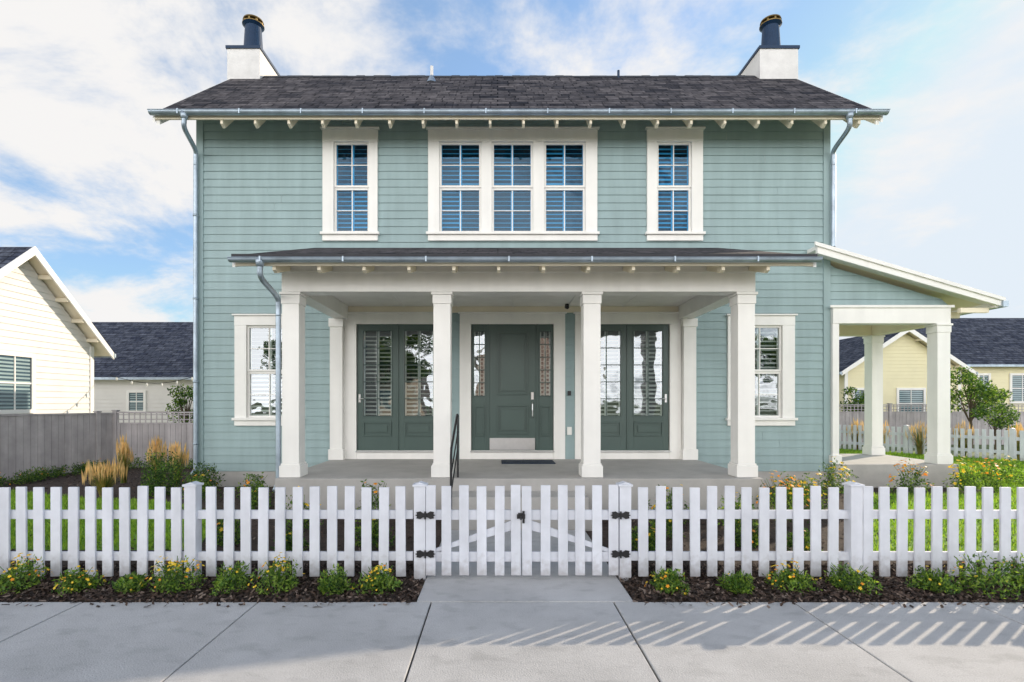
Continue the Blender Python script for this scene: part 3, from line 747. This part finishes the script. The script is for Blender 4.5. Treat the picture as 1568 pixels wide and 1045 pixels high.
def tree(name, x, y, h, cr, n, leaf=.12, trunk=.06):
    mb = MB(); z1 = h * .45
    mb.tube([(x, y, -.02), (x + .03, y, z1 * .5), (x, y + .02, z1), (x + .04, y, h * .8)], [trunk, trunk * .8, trunk * .6, trunk * .2], M_BARK, 8)
    cl = []
    for i in range(11):
        a = i * 2.4; rr = cr * random.uniform(.35, .8); zz = h * random.uniform(.5, .95)
        e = (x + math.cos(a) * rr, y + math.sin(a) * rr, zz); cl.append(e)
        mb.tube([(x, y, z1 * random.uniform(.7, 1.2)), ((x + e[0]) / 2, (y + e[1]) / 2, (z1 + zz) / 2 + .05), e], [trunk * .4, trunk * .25, trunk * .1], M_BARK, 6)
    per = n // len(cl)
    for e in cl:
        d_ = rng.normal(size=(per, 3)); d_ /= np.linalg.norm(d_, axis=1)[:, None]
        P = np.array(e) + d_ * (rng.uniform(.1, 1, per) ** .5)[:, None] * cr * random.uniform(.3, .5) * np.array([1, 1, .75])
        mb.diamonds(P, rng.uniform(.6, 1.2, per) * leaf, LG, .5, 0, [.4, .4, .2])
    return mb.build(name, fix=False)
tree("small_tree", 16.3, 18.0, 2.7, .9, 2600, .11)
tree("small_tree", 19.5, 21.0, 2.1, .8, 1500, .12)
tree("small_tree", 14.9, 21.5, 2.3, .8, 1600, .12)
tree("small_tree", -8.6, 14.4, 2.1, .55, 1600, .08)
tree("rose_bush", 13.2, 11.4, .95, .45, 1500, .07, .02)
tree("rose_bush", 15.8, 16.6, 1.6, .6, 1500, .09, .03)
tree("broadleaf_tree", 15.6, 27, 3.4, 1.0, 1500, .16)
tree("broadleaf_tree", 24, -24, 8, 3, 4000, .35, .2); tree("broadleaf_tree", -7, -17, 7, 2.6, 4000, .3, .2); tree("broadleaf_tree", -17, -24, 8, 3, 4000, .35, .2)

# =================================================================== other fences
def priv_fence(name, p0, p1, h, lattice=False):
    L_ = math.hypot(p1[0] - p0[0], p1[1] - p0[1]); mb = MB(); x = 0; hs = h - (.28 if lattice else 0)
    while x < L_ - .01:
        w_ = min(.138, L_ - x); dy = random.uniform(0, .004); mb.box(x, x + w_ - .006, dy, .02 + dy, -.02, hs - .02, M_PRIV); x += .14
    mb.box(0, L_, -.012, .035, hs - .03, hs + .01, M_PRIV); mb.box(0, L_, -.015, .03, h - .03, h + .01, M_PRIV)
    if lattice:
        x = .05
        while x < L_: mb.box(x, x + .03, .005, .015, hs, h - .02, M_PRIV); x += .14
        z = hs + .08
        while z < h - .03: mb.box(0, L_, .015, .024, z, z + .022, M_PRIV); z += .12
    x = 0
    while x < L_ + .1: mb.box(x - .05, x + .05, -.03, .07, -.02, h + .03, M_PRIV); mb.box(x - .065, x + .065, -.045, .085, h + .03, h + .055, M_PRIV); x += 2.2
    o = mb.build(name, bevel=.002); o.location = (p0[0], p0[1], 0); o.rotation_euler = (0, 0, math.atan2(p1[1] - p0[1], p1[0] - p0[0])); return o
priv_fence("privacy_fence", (-11.0, 8.6), (-9.72, 13.2), 1.36)
priv_fence("privacy_fence", (-9.70, 13.25), (-5.9, 13.25), 1.38, True)
priv_fence("privacy_fence", (11.0, 20.5), (26, 20.5), 1.55, True)
mb = MB()
L_ = math.hypot(15.6 - 11.6, 12.4 - 18.6); x = .05
while x < L_: picket(mb, x, .092, 0, .02, .86); x += .158
for zc in (.62, .24): mb.box(0, L_, .015, .050, zc - .045, zc + .045, M_FENCE)
for x in (0, 2.45, 4.9, L_): post(mb, x, 0, .9)
o = mb.build("side_yard_picket_fence", bevel=.003); o.location = (11.6, 18.6, 0); o.rotation_euler = (0, 0, math.atan2(12.4 - 18.6, 15.6 - 11.6))

# =================================================================== neighbours
def clap(mb, x0, x1, z0, z1, y, m, e=.16): siding_rows(mb, x0, x1, z0, z1, y, m, e, (), .02)
M_NGLASS = mat("neighbour_dark_glass", (.035, .075, .10), .12, .3, 2, spec=.8)
M_NSL = mat("neighbour_blinds", (.26, .36, .38), .3, .1, 3)
def simple_window(mb, x0, x1, z0, z1, y):
    t = .1
    mb.box(x0 - t, x0, y - .05, y + .02, z0 - t, z1 + t, M_WHITE); mb.box(x1, x1 + t, y - .05, y + .02, z0 - t, z1 + t, M_WHITE)
    mb.box(x0, x1, y - .05, y + .02, z1, z1 + t, M_WHITE); mb.box(x0, x1, y - .05, y + .02, z0 - t, z0, M_WHITE)
    mb.box(x0, x1, y - .035, y - .01, (z0 + z1) / 2 - .02, (z0 + z1) / 2 + .02, M_WHITE); mb.box((x0 + x1) / 2 - .015, (x0 + x1) / 2 + .015, y - .033, y - .01, z0, z1, M_WHITE)
    for q in range(int((z1 - z0) / .09)):
        mb.box(x0 + .03, x1 - .03, y - .022, y - .018, z0 + .03 + q * .09, z0 + .075 + q * .09, M_NSL)
    mb.box(x0, x1, y - .014, y - .004, z0, z1, M_NGLASS)
def gable_house(name, W, D, eave, ridge, wallm, loc, rot, windows=(), roofm=M_ROOF2, ov=.35):
    e = empty(name, loc); e.rotation_euler = (0, 0, rot)
    mb = MB(); z = 0
    ex = .16
    while z < ridge - .05:
        zt = z + ex
        def half(zz): return W / 2 if zz < eave else max(.0, W / 2 * (ridge - zz) / (ridge - eave))
        a, b = half(z), half(zt)
        mb.face([(-a, -.02, z), (a, -.02, z), (b, -.002, zt), (-b, -.002, zt)], wallm)
        mb.face([(-a, 0, z), (a, 0, z), (a, -.02, z), (-a, -.02, z)], wallm)
        z = zt
    mb.prism([(-W / 2, 0), (W / 2, 0), (W / 2, eave), (0, ridge), (-W / 2, eave)], .004, D, 'y', wallm)
    mb.box(-W / 2 - .01, -W / 2 + .12, -.035, .03, 0, eave, M_WHITE); mb.box(W / 2 - .12, W / 2 + .01, -.035, .03, 0, eave, M_WHITE)
    for wn in windows: simple_window(mb, *wn, -.02)
    mb.build("walls", e)
    r_ = MB(); s_ = (ridge - eave) / (W / 2); xe = W / 2 + ov; ze = eave - s_ * ov; sl_ = math.hypot(xe, ridge - ze)
    zt_ = .14
    for q in (-1, 1):
        r_.face([(q * xe, -ov, ze + zt_), (q * xe, D + ov, ze + zt_), (0, D + ov, ridge + zt_), (0, -ov, ridge + zt_)], roofm, [(0, 0), (D + 2 * ov, 0), (D + 2 * ov, sl_), (0, sl_)])
    r_.build("roof", e)
    f_ = MB()
    f_.prism([(-xe, ze + zt_ - .004), (0, ridge + zt_ - .004), (xe, ze + zt_ - .004), (xe, ze + .05), (0, ridge + .05), (-xe, ze + .05)], -ov + .001, D + ov - .001, 'y', M_CREAM)
    f_.prism([(-xe - .03, ze + zt_ + .005), (0, ridge + zt_ + .015), (xe + .03, ze + zt_ + .005), (xe + .03, ze - .04), (0, ridge - .06), (-xe - .03, ze - .04)], -ov - .04, -ov, 'y', M_WHITE)
    for k in range(1, 5):
        for q in (-1, 1):
            xx = q * xe * k / 5; zz = ridge + .05 - (ridge - ze) * k / 5
            f_.box(xx - .05, xx + .05, -ov + .002, .0, zz - .12, zz - .02, M_CREAM)
    for q in (-1, 1):
        x0, x1 = sorted((q * (xe + .005), q * (xe + .10))); f_.box(x0, x1, -ov - .04, D + ov, ze + .02, ze + .13, M_GALV)
    f_.build("eaves", e)
    return e
gable_house("cream_house", 4.6, 9, 3.25, 5.33, M_CREAMW, (-11.8, 12.92, 0), math.radians(90), windows=[(-.65, .25, 1.45, 2.75)], ov=.33)
def side_house(name, x0, x1, y0, y1, eave, ridge, wallm, wins, roofm=M_ROOF2):
    e = empty(name, ((x0 + x1) / 2, (y0 + y1) / 2, 0)); mb = MB()
    inv = Matrix.Translation((-(x0 + x1) / 2, -(y0 + y1) / 2, 0))
    yf = y0
    clap(mb, x0, x1, 0, eave, yf, wallm)
    mb.prism([(y0 + .003, 0), (y1, 0), (y1, eave), ((y0 + y1) / 2, ridge - .1), (y0 + .003, eave)], x0, x1, 'x', wallm)
    for wn in wins: simple_window(mb, *wn, yf - .02)
    mb.box(x0 - .3, x1 + .3, y0 - .42, y0 - .32, eave - .12, eave - .02, M_GALV)
    mb.box(x0 - .3, x1 + .3, y0 - .32, y0, eave - .12, eave - .08, M_WHITE)
    o = mb.build("walls", None); o.parent = e; o.matrix_parent_inverse = inv
    r_ = MB(); ym = (y0 + y1) / 2; s_ = math.hypot(ym - y0 + .35, ridge - eave)
    roof_quad(r_, x0 - .3, x1 + .3, y0 - .35, eave - .02, ym, ridge, roofm)
    r_.face([(x1 + .3, y1 + .35, eave - .02), (x0 - .3, y1 + .35, eave - .02), (x0 - .3, ym, ridge), (x1 + .3, ym, ridge)], roofm, [(0, 0), (10, 0), (10, s_), (0, s_)])
    o = r_.build("roof", None); o.parent = e; o.matrix_parent_inverse = inv
    return e
side_house("low_cream_house", -22, -8, 22, 30, 2.70, 5.65, M_CREAMW, [(mx(199, 22), mx(221, 22), 1.3, 2.05)])
side_house("yellow_house", 21.4, 40, 24.3, 32, 3.4, 6.2, M_YEL, [(mx(1548, 24.3), mx(1580, 24.3), 1.7, 2.9), (mx(1498, 24.3), mx(1512, 24.3), 1.9, 2.9)])
gable_house("yellow_gable_house", 5.2, 8, 3.1, 4.85, M_YEL, (mx(1382, 23.5), 23.5, 0), 0, windows=[(-2.2, -1.3, 1.0, 2.2), (-.2, .9, 1.0, 2.2)])
gable_house("pink_house", 9, 9, 5.2, 9, mat("rose_beige_siding", (.58, .42, .36), .7, .1, 2), (3.0, -19, 0), math.radians(180), windows=[(-3, -1.8, 1, 2.6), (1, 2.4, 1, 2.6), (-3, -1.8, 3.6, 5), (1, 2.4, 3.6, 5)])
gable_house("tan_house", 9, 9, 4.5, 8, mat("tan_siding", (.60, .50, .40), .7, .1, 2), (-11, -20, 0), math.radians(180), windows=[(-3, -1.8, 1, 2.6), (1, 2.4, 1, 2.6)])

mb = MB(); pts = []
for i in range(25):
    t_ = i / 24; pts.append((-11.6 + 5.4 * t_, 15.6, 2.45 - .25 * math.sin(math.pi * ((t_ * 2) % 1))))
mb.tube(pts, .009, M_BLACK, 5)
for q in pts[1::2]: mb.tube([(q[0], q[1], q[2]), (q[0], q[1], q[2] - .05), (q[0], q[1], q[2] - .11)], [.012, .032, .01], M_SLATW, 8)
mb.build("string_lights")

# =================================================================== light, sky, camera
EL = math.radians(20.3); AZ = math.radians(54)
sd = Vector((math.sin(AZ) * math.cos(EL), math.cos(AZ) * math.cos(EL), math.sin(EL)))
sun = bpy.data.lights.new("sun", 'SUN'); sun.energy = 5.0; sun.angle = math.radians(.5); sun.color = (1, .85, .66)
so = bpy.data.objects.new("sun", sun); so.rotation_euler = (-sd).to_track_quat('-Z', 'Y').to_euler(); so.location = sd * 50; scene.collection.objects.link(so)
wd = bpy.data.worlds.new("World"); scene.world = wd; wd.use_nodes = True
nt = wd.node_tree; N, L = nt.nodes, nt.links; bg = N["Background"]
sky = N.new("ShaderNodeTexSky"); sky.sky_type = 'NISHITA'; sky.sun_disc = False; sky.sun_elevation = EL; sky.sun_rotation = AZ
sky.air_density = 1.0; sky.dust_density = .3; sky.ozone_density = 2.5
def math_n(op, a=None, b=None, va=0, vb=0, clamp=False):
    n = N.new("ShaderNodeMath"); n.operation = op; n.use_clamp = clamp
    n.inputs[0].default_value = va; n.inputs[1].default_value = vb
    if a is not None: L.new(a, n.inputs[0])
    if b is not None: L.new(b, n.inputs[1])
    return n.outputs[0]
def ramp(src, a, b, smooth=True):
    n = N.new("ShaderNodeMapRange")
    if smooth: n.interpolation_type = 'SMOOTHSTEP'
    n.inputs["From Min"].default_value = a; n.inputs["From Max"].default_value = b; L.new(src, n.inputs["Value"]); return n.outputs[0]
tc = N.new("ShaderNodeTexCoord"); sep = N.new("ShaderNodeSeparateXYZ"); L.new(tc.outputs["Generated"], sep.inputs[0])
zz_ = math_n('MAXIMUM', math_n('ADD', sep.outputs["Z"], vb=.28), vb=.12)
iv = math_n('DIVIDE', None, zz_, va=1)
vs = N.new("ShaderNodeVectorMath"); vs.operation = 'SCALE'; L.new(tc.outputs["Generated"], vs.inputs[0]); L.new(iv, vs.inputs["Scale"])
ns = N.new("ShaderNodeTexNoise"); ns.inputs["Scale"].default_value = 1.9; ns.inputs["Detail"].default_value = 7; ns.inputs["Roughness"].default_value = .62; ns.inputs["Distortion"].default_value = .25
mp = N.new("ShaderNodeMapping"); mp.inputs["Location"].default_value = (3.1, 1.2, 0.4); L.new(vs.outputs["Vector"], mp.inputs["Vector"]); L.new(mp.outputs["Vector"], ns.inputs["Vector"])
cov = math_n('ADD', ns.outputs["Fac"], math_n('MULTIPLY', sep.outputs["X"], vb=-.10))
cov = math_n('ADD', cov, math_n('MULTIPLY', sep.outputs["Y"], vb=-.085))
highf = ramp(sep.outputs["Z"], .62, .85)
cov = math_n('SUBTRACT', cov, math_n('MULTIPLY', highf, vb=.2))
cl = ramp(cov, .36, .56)
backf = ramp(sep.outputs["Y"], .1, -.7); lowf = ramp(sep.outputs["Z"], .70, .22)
cb = math_n('ADD', math_n('MULTIPLY', math_n('MULTIPLY', backf, lowf), vb=21.0), vb=6.2)  # low clouds behind the camera brightened to add fill on the facade
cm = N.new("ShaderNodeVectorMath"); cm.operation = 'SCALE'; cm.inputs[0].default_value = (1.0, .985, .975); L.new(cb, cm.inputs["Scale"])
hz = N.new("ShaderNodeVectorMath"); hz.operation = 'SCALE'; hz.inputs[0].default_value = (1.0, 1.4, 1.8)
L.new(math_n('SUBTRACT', None, math_n('MULTIPLY', highf, vb=.75), va=1.0), hz.inputs["Scale"])
sk = N.new("ShaderNodeVectorMath"); sk.operation = 'MULTIPLY_ADD'; sk.inputs[1].default_value = (.92, 1.0, 1.08); L.new(hz.outputs["Vector"], sk.inputs[2]); L.new(sky.outputs[0], sk.inputs[0])
mn = N.new("ShaderNodeVectorMath"); mn.operation = 'MINIMUM'; mn.inputs[1].default_value = (5.2, 5.75, 6.3); L.new(sk.outputs["Vector"], mn.inputs[0])
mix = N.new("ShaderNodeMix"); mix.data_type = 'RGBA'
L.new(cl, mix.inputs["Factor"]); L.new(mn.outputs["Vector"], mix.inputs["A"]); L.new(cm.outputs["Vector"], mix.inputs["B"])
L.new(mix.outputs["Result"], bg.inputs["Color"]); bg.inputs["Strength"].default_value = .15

cam = bpy.data.cameras.new("camera"); co = bpy.data.objects.new("camera", cam); scene.collection.objects.link(co)
co.location = (0, 0, EYE); co.rotation_euler = (math.radians(90), 0, 0)
cam.sensor_width = 36; cam.lens = FL / 1568 * 36; cam.shift_x = (784 - CU) / 1568; cam.shift_y = (CV - 522.5) / 1568
cam.clip_end = 2000; cam.clip_start = .05
scene.camera = co
scene.view_settings.view_transform = 'Standard'; scene.view_settings.look = 'None'; scene.view_settings.exposure = 0
